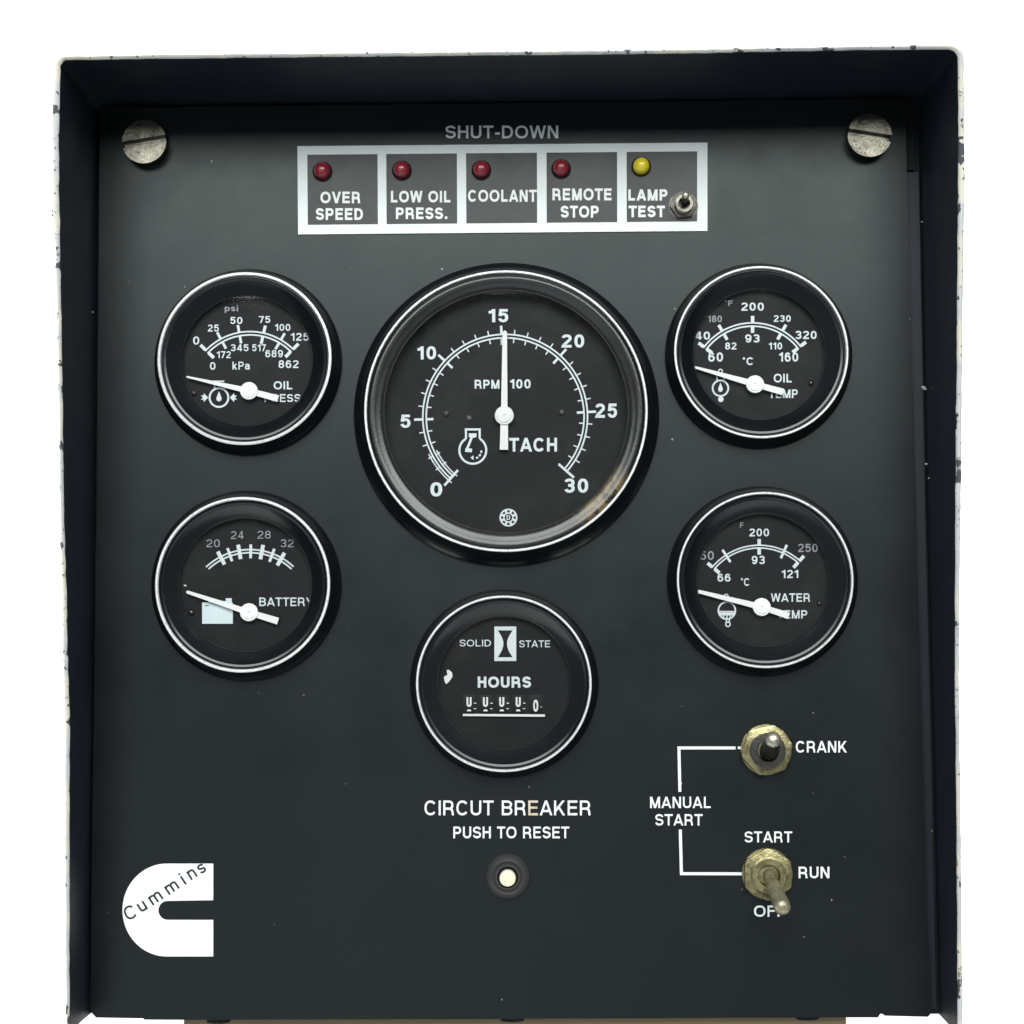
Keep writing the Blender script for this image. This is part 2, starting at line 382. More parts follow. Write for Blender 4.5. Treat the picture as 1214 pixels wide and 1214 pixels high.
class Ink:
    """flat print gathered in picture-measured units (origin, scale) and laid on the plane at depth d"""
    def __init__(s, ox=0, oy=0, sc=1, d=0.0001): s.o = (ox, oy); s.sc = sc; s.d = d; s.v = []; s.f = []; s.k = 0
    def add(s, vs, fs, lift=0):
        s.k += 1; d = s.d + (s.k % 14) * 3e-6 + lift; base = len(s.v)
        for v in vs: s.v.append(P(s.o[0] + v[0] / s.sc, s.o[1] + v[1] / s.sc, d))
        for f in fs: s.f.append(tuple(base + i for i in f))
        return s
    def stroke(s, pts, w, closed=False):
        vs, fs = stroke_quads(pts, w, closed); return s.add(vs, fs)
    def poly(s, pts): return s.add(pts, [tuple(range(len(pts)))])
    def ring(s, cx, cy, r, w, n=40): return s.stroke([(cx + r * math.cos(2 * math.pi * i / n), cy + r * math.sin(2 * math.pi * i / n)) for i in range(n)], w, True)
    def disc(s, cx, cy, r, n=24, ry=None): return s.poly([(cx + r * math.cos(2 * math.pi * i / n), cy + (ry or r) * math.sin(2 * math.pi * i / n)) for i in range(n)])
    def arc(s, cx, cy, r, a0, a1, w, n=60):
        """angles clockwise from straight up"""
        return s.stroke([(cx + r * math.sin(R(a0 + (a1 - a0) * i / n)), cy - r * math.cos(R(a0 + (a1 - a0) * i / n))) for i in range(n + 1)], w)
    def tick(s, cx, cy, a, r0, r1, w):
        q = (math.sin(R(a)), -math.cos(R(a))); return s.stroke([(cx + q[0] * r0, cy + q[1] * r0), (cx + q[0] * r1, cy + q[1] * r1)], w)
    def text(s, st, x0, x1, y0, y1, t=.17, space=.34, only=None):
        """ink box x0..x1, y0 (top) .. y1 (bottom)"""
        parts = layout(st, t, space)
        xs = [v.x for vs, _ in parts for v in vs]; ys = [v.y for vs, _ in parts for v in vs]
        ax, bx, ay, by = min(xs), max(xs), min(ys), max(ys)
        for i, (vs, fs) in enumerate(parts):
            s.add([(x0 + (v.x - ax) / (bx - ax) * (x1 - x0), y1 - (v.y - ay) / (by - ay) * (y1 - y0)) for v in vs], fs)
        return s
    def glyph_at(s, ch, cx, cy, size, rot, t, mid=.5):
        w = glyph(ch, t)[0]; c_, s_ = math.cos(R(rot)), math.sin(R(rot))
        for vs, fs in layout(ch, t):
            s.add([(cx + ((v.x - w / 2) * c_ - (v.y - mid) * s_) * size, cy - ((v.x - w / 2) * s_ + (v.y - mid) * c_) * size) for v in vs], fs)
        return s
    def build(s, name, mat, parent): return mesh(name, s.v, s.f, mat, parent)

# ------------------------------------------------------------------ the setting: white backdrop sweep
def backdrop():
    prof = [(-.15, -.30)] ; prof += [(.30, -.30)]
    for i in range(1, 13): a = R(i * 7.5); prof.append((.30 + .35 * math.sin(a), -.30 + .35 * (1 - math.cos(a))))
    prof += [(.65, 2.2)]
    vs = []; fs = []
    for y, z in prof: vs += [(-2.5, y, z), (2.5, y, z)]
    for i in range(len(prof) - 1): fs.append((2 * i, 2 * i + 1, 2 * i + 3, 2 * i + 2))
    o = mesh('wall', vs, fs, M['back'], None, 60); o['kind'] = 'structure'
backdrop()

# ------------------------------------------------------------------ the control panel
panel = bpy.data.objects.new('control_panel', None); COL.objects.link(panel)
panel.location = (0, 0.02, P(607, 1206).z); bpy.context.view_layer.update()
panel['label'] = 'black metal engine control panel with six round gauges, warning lamps and toggle switches'
panel['category'] = 'control panel'

# --- hood: folded sheet round the top and the two sides, deeper at the top than at the bottom
def dfront(py): return .048 + (.024 - .048) * (py - 60) / (1206 - 60)
def interp(tab, y):
    if y <= tab[0][0]: return tab[0][1]
    for (a, u), (b_, v) in zip(tab, tab[1:]):
        if y <= b_: return u + (v - u) * (y - a) / (b_ - a)
    return tab[-1][1]
LO = [(75, 63.5), (160, 61.5), (240, 62), (262, 62.5), (300, 64.7), (400, 67), (500, 69), (600, 70), (700, 72), (800, 74), (870, 75.5), (1000, 75.3), (1100, 76.3), (1230, 77.5)]
LI = [(75, 71), (160, 69), (240, 69.5), (300, 70.5), (400, 72.2), (500, 73.8), (600, 75), (700, 78), (800, 80.2), (850, 82), (1000, 81.7), (1230, 81.7)]
RO = [(75, 1143.3), (200, 1144), (400, 1141.7), (600, 1139.7), (700, 1138), (800, 1137.3), (1000, 1139.3), (1230, 1141.5)]
RI = [(75, 1136.5), (200, 1136.5), (400, 1135), (600, 1133.3), (800, 1132.6), (1000, 1134.6), (1230, 1136)]
TO = [(64, 65.6), (200, 62.5), (600, 59.6), (690, 58.4), (800, 57.2), (1000, 53.8), (1143, 52.2)]
TI = [(64, 70.5), (200, 68.6), (600, 64.7), (690, 63.8), (800, 62.6), (1000, 58.8), (1143, 57.6)]
LB = [(120, 117.5), (200, 117), (600, 114), (1000, 107.5), (1201, 106)]
RB = [(108, 1088), (203, 1090), (600, 1098), (900, 1106), (1202, 1113)]
rows = []                                              # (inner front, outer front, crease) in picture units
NS = 90
for i in range(NS + 1):                                # left side, upwards
    t = 1 - i / NS; y = 84 + t * (1226 - 84); yb = 134 + t * (1201 - 134)
    rows.append(((interp(LI, y), y), (interp(LO, y), y), (interp(LB, yb), yb)))
for k in range(1, 8):                                  # rounded corner
    a = R(k * 90 / 8); ri, ro, rb = 9, 14, 9
    rows.append(((70.6 + ri * (1 - math.cos(a)) , 79.3 - ri * math.sin(a)), (63.4 + ro * (1 - math.cos(a)), 80 - ro * math.sin(a)), (117.5 + rb * (1 - math.cos(a)), 133 - rb * math.sin(a))))
for i in range(NS + 1):
    t = i / NS; x = 82 + t * (1124 - 82); xb = 128 + t * (1078 - 128)
    rows.append(((x, interp(TI, x)), (x, interp(TO, x)), (xb, 124 + (112 - 124) * t)))
for k in range(1, 8):
    a = R(90 - k * 90 / 8); ri, ro, rb = 12, 18, 9
    rows.append(((1124.5 + ri * math.cos(a), 70 - ri * math.sin(a)), (1125.5 + ro * math.cos(a), 70.4 - ro * math.sin(a)), (1079 + rb * math.cos(a), 121 - rb * math.sin(a))))
for i in range(NS + 1):
    t = i / NS; y = 76 + t * (1226 - 76); yb = 124 + t * (1202 - 124)
    rows.append(((interp(RI, y), y), (interp(RO, y), y), (interp(RB, yb), yb)))
vi = []; vo = []; vb = []; vk = []
for n_, (a, o_, c_) in enumerate(rows):
    j = random.gauss(0, .28); j2 = random.gauss(0, .34)
    d = dfront(o_[1])
    vi.append(P(a[0] + j, a[1] + j * .6, d)); vo.append(P(o_[0] + j2, o_[1] + j2 * .7, d)); vb.append(P(c_[0], c_[1], -.005))
    ob = P(o_[0], o_[1], d); cb = P(c_[0], c_[1], -.005)
    vk.append(Vector((cb.x + (ob.x - cb.x) * .25 + math.copysign(.0018, ob.x - cb.x if abs(ob.x - cb.x) > 1e-5 else ob.x) * 0, 0.085, cb.z + (ob.z - cb.z) * .25)))
nr = len(rows)
# rounded lip: inner, two crown points, outer
def lerp(a, b_, t): return a + (b_ - a) * t
lipf = []
for i in range(nr):
    a, o_ = vi[i], vo[i]
    lipf.append([a + Vector((0, .0007, 0)), lerp(a, o_, .12), lerp(a, o_, .5) - Vector((0, .0004, 0)), lerp(a, o_, .9), o_ + Vector((0, .0009, 0))])
vs = [p for r_ in lipf for p in r_]; fs = []
for i in range(nr - 1):
    for k in range(4): fs.append((5 * i + k, 5 * i + k + 1, 5 * (i + 1) + k + 1, 5 * (i + 1) + k))
mesh('hood_rim', vs, fs, M['edge'], panel, 50)['label'] = 'chipped pale edge of the hood'
# inside faces, with a soft fold at the back
vs = []; fs = []
for i in range(nr):
    f0 = vi[i] + Vector((0, .0007, 0)); b0 = vb[i]
    vs += [f0, lerp(f0, b0, .35), lerp(f0, b0, .7), lerp(f0, b0, .93), b0]
for i in range(nr - 1):
    for k in range(4): fs.append((5 * i + k, 5 * i + k + 1, 5 * (i + 1) + k + 1, 5 * (i + 1) + k))
# outside faces and back
base = len(vs)
for i in range(nr): vs += [vo[i] + Vector((0, .0009, 0)), Vector((vo[i].x, .004, vo[i].z)), vk[i]]
for i in range(nr - 1):
    for k in range(2): fs.append((base + 3 * i + k, base + 3 * (i + 1) + k, base + 3 * (i + 1) + k + 1, base + 3 * i + k + 1))
fs.append(tuple(base + 3 * i + 2 for i in range(nr)))
mesh('hood', vs, fs, M['hood'], panel, 35)
# sheet behind the plate
vs = [p.copy() for p in vb]; n0 = len(vs)
mesh('back_sheet', vs, [tuple(range(n0))], M['deep'], panel)

# --- front plate
out = [(118.5, 128), (118, 200), (115.2, 600), (108.8, 1000), (107.6, 1196), (109.5, 1202), (114, 1206.5), (170, 1207.4), (171, 1209), (218, 1209.2), (600, 1208), (1003, 1206.2),
       (1041, 1206.2), (1044.5, 1200.5), (1049, 1204.2), (1100, 1205.5), (1105, 1200), (1098.5, 1080), (1094, 900), (1091, 800), (1085, 600), (1080, 400), (1075, 203), (1073.5, 117)]
bm = bmesh.new(); prism(bm, [(P(x, y).x, P(x, y).z) for x, y in out], 0, -.002)
from_bm('front_plate', bm, M['panel'], panel, 30, .0006, 2)
# strip of the side bracket seen in the gap at the right
bm = bmesh.new(); prism(bm, [(P(x, y, -.003).x, P(x, y, -.003).z) for x, y in [(1074, 204), (1089, 204), (1096.5, 600), (1104, 900), (1110, 1196), (1096, 1196), (1088, 700), (1080, 400)]], -.003, -.0045)
from_bm('side_bracket', bm, M['hood'], panel, 30, .0003, 1)
bm = bmesh.new(); prism(bm, [(P(x, y, -.003).x, P(x, y, -.003).z) for x, y in [(1074, 130), (1084, 130), (1084.5, 201), (1074, 201)]], -.0035, -.0045)
from_bm('side_bracket', bm, M['deep'], panel, 30)

# --- paint chips and grit sitting on plate and hood
bm = bmesh.new()
def grit(px, py, d, s):
    p = P(px, py, d)
    mtx = Matrix.Translation(p) @ Matrix.Rotation(random.random() * 6, 4, 'Y') @ Matrix.Diagonal((s, s * .35, s * random.uniform(.5, 1.), 1))
    bmesh.ops.create_icosphere(bm, subdivisions=1, radius=1, matrix=mtx)
for px, py, s in [(251, 191, .0005), (524, 319, .0004), (734, 370, .0003), (986, 1067, .0004), (797, 521, .0004), (800, 366, .0003), (595, 1185, .00035), (219, 340, .0003), (964, 845, .0003)]:
    grit(px, py, 0, s)
for i in range(16): grit(random.uniform(130, 1070), random.uniform(190, 1190), 0, random.uniform(.00008, .0002))
from_bm('grit', bm, M['paleprint'], panel)['kind'] = 'stuff'
bm = bmesh.new()
for px, py, d, s in [(1095.5, 460, .002, .0011), (1098, 550, .002, .0005), (1101, 567, .003, .0004), (1093, 263, .002, .0004), (1105, 985, .0015, .0003), (110, 370, .003, .0003), (87, 490, .02, .0003)]:
    grit(px, py, d, s)
from_bm('paint_chips', bm, M['paleprint'], panel)['kind'] = 'stuff'
bm = bmesh.new(); grit(62.8, 250, dfront(250) - .0005, .0008); grit(63, 255, dfront(256) - .0005, .0006); from_bm('burr', bm, M['brass'], panel)

# --- lettering on the plate
ink = Ink(d=.00006)
ink.text('SHUT-DOWN', 528.2, 661.8, 148.9, 164, .165); ink.build('lettering', M['print'], panel)
for rows_ in [[('OVER', 379.9, 427, 227.2, 241, .215), ('SPEED', 374.5, 430.3, 246.8, 260.8, .215)],
              [('LOW OIL', 463.5, 534, 226.2, 240, .215), ('PRESS.', 469.4, 530.3, 246, 259.8, .215)],
              [('COOLANT', 554.9, 636.4, 225, 239.2, .205)],
              [('REMOTE', 655, 725, 223.3, 237.6, .215), ('STOP', 664.8, 709.7, 243.9, 258, .215)],
              [('LAMP', 744.9, 791.3, 224.4, 237.8, .225), ('TEST', 745.3, 788.3, 243.8, 257.5, .225)],
              [('PUSH TO RESET', 537.4, 674.9, 979.9, 994, .17)],
              [('MANUAL', 770.7, 842.5, 944.5, 958, .165), ('START', 776.9, 833, 965.2, 978.8, .165)],
              [('START', 882.8, 939.3, 985.7, 998.9, .165)], [('CRANK', 943.5, 1004, 878.5, 892.3, .165)],
              [('RUN', 946.8, 983.3, 1027.5, 1041.3, .17)], [('OFF', 893.9, 931, 1073.5, 1086.9, .165)]]:
    ink = Ink(d=.00046 if rows_[0][0] in ('OVER', 'LOW OIL', 'COOLANT', 'REMOTE', 'LAMP') else .00006)
    for st, x0, x1, y0, y1, t in rows_: ink.text(st, x0, x1, y0, y1, t)
    ink.build('lettering', M['print'], panel)
# CIRCUT BREAKER with its one brown-stained letter
def split_text(st, x0, x1, y0, y1, t, bad):
    parts = layout(st, t); xs = [v.x for vs, _ in parts for v in vs]; ax, bx = min(xs), max(xs)
    n0 = len(layout(st[:bad], t)); n1 = len(layout(st[:bad + 1], t))
    A = Ink(d=.00006); B = Ink(d=.00006)
    for i, (vs, fs) in enumerate(parts):
        (B if n0 <= i < n1 else A).add([(x0 + (v.x - ax) / (bx - ax) * (x1 - x0), y1 - v.y * (y1 - y0)) for v in vs], fs)
    return A, B
A, B = split_text('CIRCUT BREAKER', 503.3, 700.3, 949, 966.6, .15, 9)
A.build('lettering', M['print'], panel); B.build('lettering', M['stained'], panel)['label'] = 'letter E stained rusty brown'
# bracket lines beside MANUAL START
ink = Ink(760, 840, 4.496, .00006)
ink.stroke([(516, 209), (548, 210)], 14); ink.stroke([(504, 210), (202, 210), (207, 444)], 16); ink.poly([(212, 392), (218, 398), (212, 408)])
ink.stroke([(209, 645), (215, 880), (552, 881)], 16)
ink.build('printed_line', M['print'], panel)

# --- shut-down label: plate with white frame round five dark windows
def quad(bm, pts, d0, d1): prism(bm, [(P(x, y, d1).x, P(x, y, d1).z) for x, y in pts], d0, d1)
TL, TR, BR, BL = (352.6, 173.3), (838.7, 169.0), (838.7, 273.7), (353.4, 277.9)
bm = bmesh.new(); quad(bm, [TL, TR, BR, BL], 0, .0004); from_bm('label_plate', bm, M['window'], panel)
def fx(u, v):
    a = Vector(TL).lerp(Vector(TR), u); b_ = Vector(BL).lerp(Vector(BR), u); return tuple(a.lerp(b_, v))
ink = Ink(d=.00046)
us = []
for x0, x1 in ((364.4, 447.7), (458, 541.8), (552.6, 636.7), (648, 731.7), (743, 826.6)): us.append(((x0 - 352.8) / 486, (x1 - 352.8) / 486))
v0, v1 = .098, .893
ink.add([fx(0, 0), fx(1, 0), fx(1, v0), fx(0, v0)], [(0, 1, 2, 3)]); ink.add([fx(0, v1), fx(1, v1), fx(1, 1), fx(0, 1)], [(0, 1, 2, 3)])
edges = [0] + [e for u in us for e in u] + [1]
for i in range(0, 12, 2): ink.add([fx(edges[i], v0), fx(edges[i + 1], v0), fx(edges[i + 1], v1), fx(edges[i], v1)], [(0, 1, 2, 3)])
ink.build('white_frame', M['frameprint'], panel)

# --- indicator lamps
def indicator(px, py, mat, lab):
    c = P(px, py, .0028); r = 10.0 * MPP(px, py)
    o = lathe('indicator_lamp', c.x, c.z, [(r * 1.0, .0004), (r, .0014), (r * .97, .0021), (r * .88, .0030), (r * .7, .0037), (r * .45, .0042), (r * .2, .0044), (0.00001, .00445)], mat, panel, 40, 60)
    o['label'] = lab
    lathe('collar', c.x, c.z, [(r * 1.16, .0003), (r * 1.16, .0010), (r * 1.06, .0012), (r * .98, .0008)], M['bore'], o, 40)
for px, py in [(381.3, 201.2), (475.8, 200), (570.4, 199.5), (665.3, 198)]: indicator(px, py, M['red'], 'red domed lamp')
indicator(760.6, 195.4, M['yellow'], 'yellow domed lamp')

# --- slotted quarter-turn screws
def screw(px, py, rot, txt_rot, letters, lab):
    c = P(px, py, .0045); r = 26.2 * MPP(px, py, .0045)
    bm = bmesh.new(); q = .16
    for sgn in (1, -1):
        a0 = math.asin(q); pts = []
        for i in range(25):
            a = a0 + (math.pi - 2 * a0) * i / 24; x, z = r * math.cos(a), sgn * r * math.sin(a)
            pts.append((x, z))
        ca, sa = math.cos(R(rot)), math.sin(R(rot))
        prism(bm, [(c.x + x * ca - z * sa, c.z + x * sa + z * ca) for x, z in pts], .0024, .0048)
    head = from_bm('screw', bm, M['screw'], panel, 35, .0007, 3); head['label'] = lab
    lathe('shank', c.x, c.z, [(r * .985, 0), (r * .985, .0022), (r * .95, .0026)], M['screw'], head, 48)
    k = Ink(d=.00495)
    cp = (px, py)
    for ch, a in letters:
        a_ = R(a); rad = 19.5
        k.glyph_at(ch, cp[0] + rad * math.sin(a_), cp[1] - rad * math.cos(a_), 6.2, -a, .16)
    k.build('embossed_letters', M['tipsteel'], head)
# letters read round the rim of the head, upside down as it stands
SL = 'SOUTHCO'
screw(171, 168, 9, 0, [(ch, 150 + i * 19) for i, ch in enumerate('THC')], 'slotted screw with its slot rising to the right')
screw(1031, 160.5, -10, 0, [(ch, 116 + i * 19.5) for i, ch in enumerate('SOUTHCO')], 'slotted screw with its slot falling to the right')

# --- gauges
def circle_fit(px, py, rpx, d):
    c = P(px, py, d); return c.x, c.z, rpx * MPP(px, py, d)
def gauge(ring, rpx, base_r, open_r, ring_w, lab, H=.008, HO=.0034, DD=.0008, dished=False):
    """ring = picture centre of the bright rim; radii in picture units"""
    cx, cz, rr = circle_fit(*ring, rpx, H)
    rb = base_r * MPP(*ring, .001); ro = open_r * MPP(*ring, HO); rw = ring_w * MPP(*ring, H)
    ri = rr - rw
    house = lathe_open('gauge', cx, cz, [(rb, 0), (rb, .0012), (rb * .985, .002), (lerp(rb, rr, .45), .0030), (lerp(rb, rr, .62), .0052), (rr * 1.008, H - .0012), (rr * 1.0, H - .0006)], M['plastic'], panel)
    house['label'] = lab
    lathe_open('rim', cx, cz, [(rr, H - .0008), (rr, H - .0002), (rr - rw * .25, H), (rr - rw * .75, H), (ri, H - .0003), (ri - rw * .05, H - .0009)], M['ring'], house)
    if dished:
        lathe_open('bezel', cx, cz, [(ri, H - .0006), (ri * .995, H - .0012), (lerp(ri, ro, .14), H - .0015), (lerp(ri, ro, .17), H - .0017), (lerp(ri, ro, .30), HO + .0011), (lerp(ri, ro, .5), HO + .0006),
                            (lerp(ri, ro, .75), HO + .00025), (ro * 1.003, HO), (ro, HO - .0002), (ro, DD)], M['wornplastic'], house, 128, 50)
    else: lathe_open('bezel', cx, cz, [(ri, H - .0008), (ri * .992, H - .0014), (lerp(ri, ro, .08), H - .0014), (lerp(ri, ro, .15), H - .0011), (lerp(ri, ro, .27), H - .00125),
                            (lerp(ri, ro, .29), H - .0015), (lerp(ri, ro, .90), HO + .0003), (lerp(ri, ro, .94), HO + .0002), (ro * 1.004, HO), (ro, HO - .0002), (ro * 1.0, DD)], M['plastic'], house, 96, 25)
    lathe('dial', cx, cz, [(ro * 1.06, DD - .0005), (ro * 1.06, DD)], M['dial'], house)
    # slightly domed clear lens with a narrow bright edge
    lathe('lens', cx, cz, [(ro * .999, HO - .0005), (ro * .985, HO - .0004)] + [(ro * .0005, HO - .0004)], M['lens'], house, 96, 1)
    lathe_open('lens_edge', cx, cz, [(ro * 1.000, HO - .0001), (ro * .994, HO + .0001), (ro * .988, HO - .0002)], M['collar'], house)
    return house, cx, cz, ro
def needle(I, tip, piv, tail, w_tip, w_hub, w_tail, hub, house, d=.0026):
    I.d = d
    def wpt(p, dd): return P(I.o[0] + p[0] / I.sc, I.o[1] + p[1] / I.sc, dd)
    u = (Vector(tip) - Vector(piv)).normalized(); n_ = Vector((-u.y, u.x))
    u2 = (Vector(tail) - Vector(piv)).normalized(); n2 = Vector((-u2.y, u2.x))
    pts = [Vector(tip) + n_ * w_tip * .5, Vector(piv) + n_ * w_hub * .5, Vector(piv) - n2 * w_tail * .42 , Vector(tail) - n2 * w_tail * .5, Vector(tail) + n2 * w_tail * .5, Vector(piv) + n2 * w_tail * .42, Vector(piv) - n_ * w_hub * .5, Vector(tip) - n_ * w_tip * .5, Vector(tip) + u * w_tip * .4]
    bm = bmesh.new(); prism(bm, [(wpt(p, d).x, wpt(p, d).z) for p in pts], d - .0004, d)
    o = from_bm('pointer', bm, M['needle'], house)
    c = wpt(piv, d + .0004); r = hub / I.sc * MPP(I.o[0] + piv[0] / I.sc, I.o[1] + piv[1] / I.sc, d)
    lathe('hub', c.x, c.z, [(r, d - .0003), (r, d + .0003), (r * .93, d + .0005), (r * .76, d + .0005), (r * .72, d + .0008), (r * .12, d + .0009), (r * .10, d + .0005), (r * .01, d + .0004)], M['needle'], o, 48, 35)
def rivet(I, x, y, r, house, mat='rivet'):
    c = P(I.o[0] + x / I.sc, I.o[1] + y / I.sc, .0014); r = r / I.sc * MPP(500, 500)
    lathe('rivet', c.x, c.z, [(r, .0009), (r * .9, .0014), (r * .5, .0018), (r * .05, .0019)], M[mat], house, 24, 60)
DL = .00104
# 1 oil pressure
g, *_ = gauge((289.6, 424.6), 103.2, 111, 78.3, 3.6, 'oil pressure gauge with needle resting at the left')
I = Ink(170, 300, 4.856, DL)
for st, x0, x1, y0, y1 in [('0', 286, 322, 480, 527), ('25', 370, 434, 412, 452), ('50', 500, 570, 368, 408), ('75', 665, 730, 363, 402), ('100', 757, 846, 408, 448), ('125', 848, 952, 460, 505),
        ('0', 383, 415, 628, 672), ('172', 422, 503, 565, 605), ('345', 503, 605, 525, 565), ('517', 626, 705, 525, 565), ('689', 702, 803, 558, 600), ('862', 778, 893, 617, 662), ('kPa', 512, 612, 625, 671), ('OIL', 750, 857, 738, 785), ('PRESS', 697, 905, 812, 858)]:
    I.text(st, x0, x1, y0, y1, .17 if st != 'OIL' else .19)
I.build('numerals', M['dialprint'], g)
I = Ink(170, 300, 4.856, DL); I.text('psi', 468, 545, 300, 345, .17); I.build('numerals', M['paleprint'], g)
I = Ink(170, 300, 4.856, DL); c = (614, 805)
I.arc(*c, 353, -47, 45.5, 9); I.arc(*c, 334, -47, 45.5, 9)
for a, w in ((-46, 19), (-28.5, 15), (-10.2, 15), (12.8, 17), (30.2, 15), (44.6, 19)):
    I.tick(*c, a, 356, 397, w); I.tick(*c, a, 290, 331, w)
I.build('scale', M['dialprint'], g)
I = Ink(170, 300, 4.856, DL)
I.ring(435, 832, 54, 11); I.poly([(435, 795), (450, 835), (448, 848), (435, 855), (422, 848), (420, 835)]); I.stroke([(410, 782), (410, 755)], 9); I.stroke([(462, 782), (462, 752)], 9); I.stroke([(400, 738), (466, 738)], 8)
for s in (-1, 1):
    I.poly([(435 + s * 62, 832), (435 + s * 88, 806), (435 + s * 88, 820), (435 + s * 104, 820), (435 + s * 92, 832), (435 + s * 104, 844), (435 + s * 88, 844), (435 + s * 88, 858)])
I.build('symbol', M['dialprint'], g)
needle(I, (250, 712), (607, 793), (775, 838), 10, 34, 38, 51, g); rivet(I, 290, 805, 16, g)
# 2 oil temperature
g, *_ = gauge((902.6, 417.0), 103.4, 111, 79, 2.8, 'oil temperature gauge with needle running into the left bezel')
I = Ink(780, 300, 4.856, DL)
for st, x0, x1, y0, y1 in [('200', 478, 610, 285, 332), ('230', 665, 765, 358, 396), ('140', 178, 300, 452, 498), ('320', 792, 914, 448, 495),
        ('60', 290, 375, 572, 625), ('82', 387, 452, 515, 555), ('93', 502, 585, 468, 515), ('110', 638, 715, 515, 555), ('160', 697, 808, 572, 625), ('*C', 488, 547, 600, 645), ('OIL', 667, 770, 695, 745), ('TEMP', 638, 805, 785, 835)]:
    I.text(st, x0, x1, y0, y1, .185)
I.build('numerals', M['dialprint'], g)
I = Ink(780, 300, 4.856, DL); I.text('*F', 385, 430, 272, 305, .17); I.text('180', 287, 368, 360, 398, .18); I.build('numerals', M['paleprint'], g)
I = Ink(780, 300, 4.856, DL); c = (545, 752)
I.arc(*c, 350, -54, 53, 9); I.arc(*c, 331, -54, 53, 9)
for a, w in ((-53, 20), (-30, 18), (0, 20), (29.5, 18), (52, 20)): I.tick(*c, a, 353, 390, w); I.tick(*c, a, 292, 330, w)
I.build('scale', M['dialprint'], g)
I = Ink(780, 300, 4.856, DL)
I.ring(360, 778, 45, 10); I.poly([(360, 745), (374, 782), (370, 795), (360, 800), (350, 795), (346, 782)]); I.stroke([(340, 738), (340, 695)], 8); I.stroke([(380, 738), (380, 700)], 8); I.ring(360, 680, 11, 6, 16); I.disc(362, 842, 16); I.stroke([(360, 820), (360, 845)], 12)
I.build('symbol', M['dialprint'], g)
needle(I, (196, 652), (560, 755), (722, 800), 12, 38, 38, 52, g); rivet(I, 882, 748, 18, g, 'screw')
# 3 battery
g, *_ = gauge((287.4, 692.8), 103.8, 112.5, 79.5, 3.5, 'battery voltage gauge with pale blue battery symbol')
I = Ink(170, 570, 4.856, DL)
for st, x0, x1, y0, y1 in [('20', 362, 440, 338, 382), ('24', 503, 577, 290, 335), ('28', 656, 733, 288, 333), ('32', 790, 865, 338, 382)]: I.text(st, x0, x1, y0, y1, .12)
I.build('numerals', M['paleprint'], g)['label'] = 'thin grey numerals'
I = Ink(170, 570, 4.856, DL); I.text('BATTERY', 667, 978, 672, 722, .16); I.build('lettering', M['dialprint'], g)
I = Ink(170, 570, 4.856, DL); c = (614, 764)
I.arc(*c, 368, -43.5, 43, 9); I.arc(*c, 350, -43, 43, 9)
for i, a in enumerate((-27.5, -19, -9.8, .6, 10.8, 20.6, 29.6)):
    w = 22 if i % 2 == 0 else 16; I.tick(*c, a, 318, 402 if i % 2 == 0 else 398, w)
I.build('scale', M['dialprint'], g)
I = Ink(170, 570, 4.856, DL); I.poly([(338, 700), (372, 700), (372, 692), (474, 692), (474, 676), (509, 676), (509, 700), (515, 704), (515, 823), (338, 823)]); I.build('symbol', M['iconblue'], g)
I = Ink(170, 570, 4.856, DL + .00006); I.stroke([(352, 720), (377, 718)], 5); I.stroke([(465, 712), (488, 712)], 4); I.build('symbol', M['ink'], g)
needle(I, (252, 640), (607, 757), (775, 808), 18, 36, 40, 52, g); rivet(I, 275, 757, 19, g, 'screw')
I = Ink(170, 570, 4.856, DL); I.poly([(228, 600), (240, 598), (252, 604), (240, 608)]); I.build('chip', M['dialprint'], g)
# 4 water temperature
g, *_ = gauge((907.2, 687.2), 104.8, 113, 79.6, 2.7, 'water temperature gauge with half filled circle symbol')
I = Ink(780, 570, 4.856, DL)
for st, x0, x1, y0, y1 in [('200', 525, 640, 275, 320), ('66', 343, 418, 535, 580), ('93', 540, 615, 432, 480), ('121', 712, 808, 513, 560), ('*C', 478, 525, 560, 605), ('WATER', 650, 875, 648, 697), ('TEMP', 685, 860, 745, 793)]:
    I.text(st, x0, x1, y0, y1, .175)
I.build('numerals', M['dialprint'], g)
I = Ink(780, 570, 4.856, DL); I.text('F', 473, 493, 240, 272, .14); I.text('150', 208, 322, 405, 455, .15); I.text('250', 807, 920, 363, 410, .15); I.build('numerals', M['paleprint'], g)
I = Ink(780, 570, 4.856, DL); c = (583, 723)
I.arc(*c, 352, -50.5, 43, 8); I.arc(*c, 336, -50.5, 43, 8)
for a, w in ((-50, 20), (0, 20), (41.5, 20)): I.tick(*c, a, 352, 388, w); I.tick(*c, a, 298, 335, w)
for a, w in ((-33, 14), (24.2, 15)): I.tick(*c, a, 304, 388, w)
I.build('scale', M['dialprint'], g)
I = Ink(780, 570, 4.856, DL)
I.ring(397, 747, 49, 9); I.stroke([(352, 752), (442, 752)], 6)
I.poly([(352, 757), (442, 757), (437, 775), (360, 775)])
for x in (378, 397, 416): I.stroke([(x, 772), (x, 790)], 7)
I.ring(393, 664, 11, 6, 16); I.stroke([(394, 798), (394, 818)], 7); I.stroke([(411, 798), (411, 818)], 7); I.ring(403, 826, 13, 7, 16)
I.build('symbol', M['dialprint'], g)
needle(I, (232, 637), (598, 727), (755, 778), 20, 36, 38, 52, g); rivet(I, 930, 706, 16, g, 'screw')
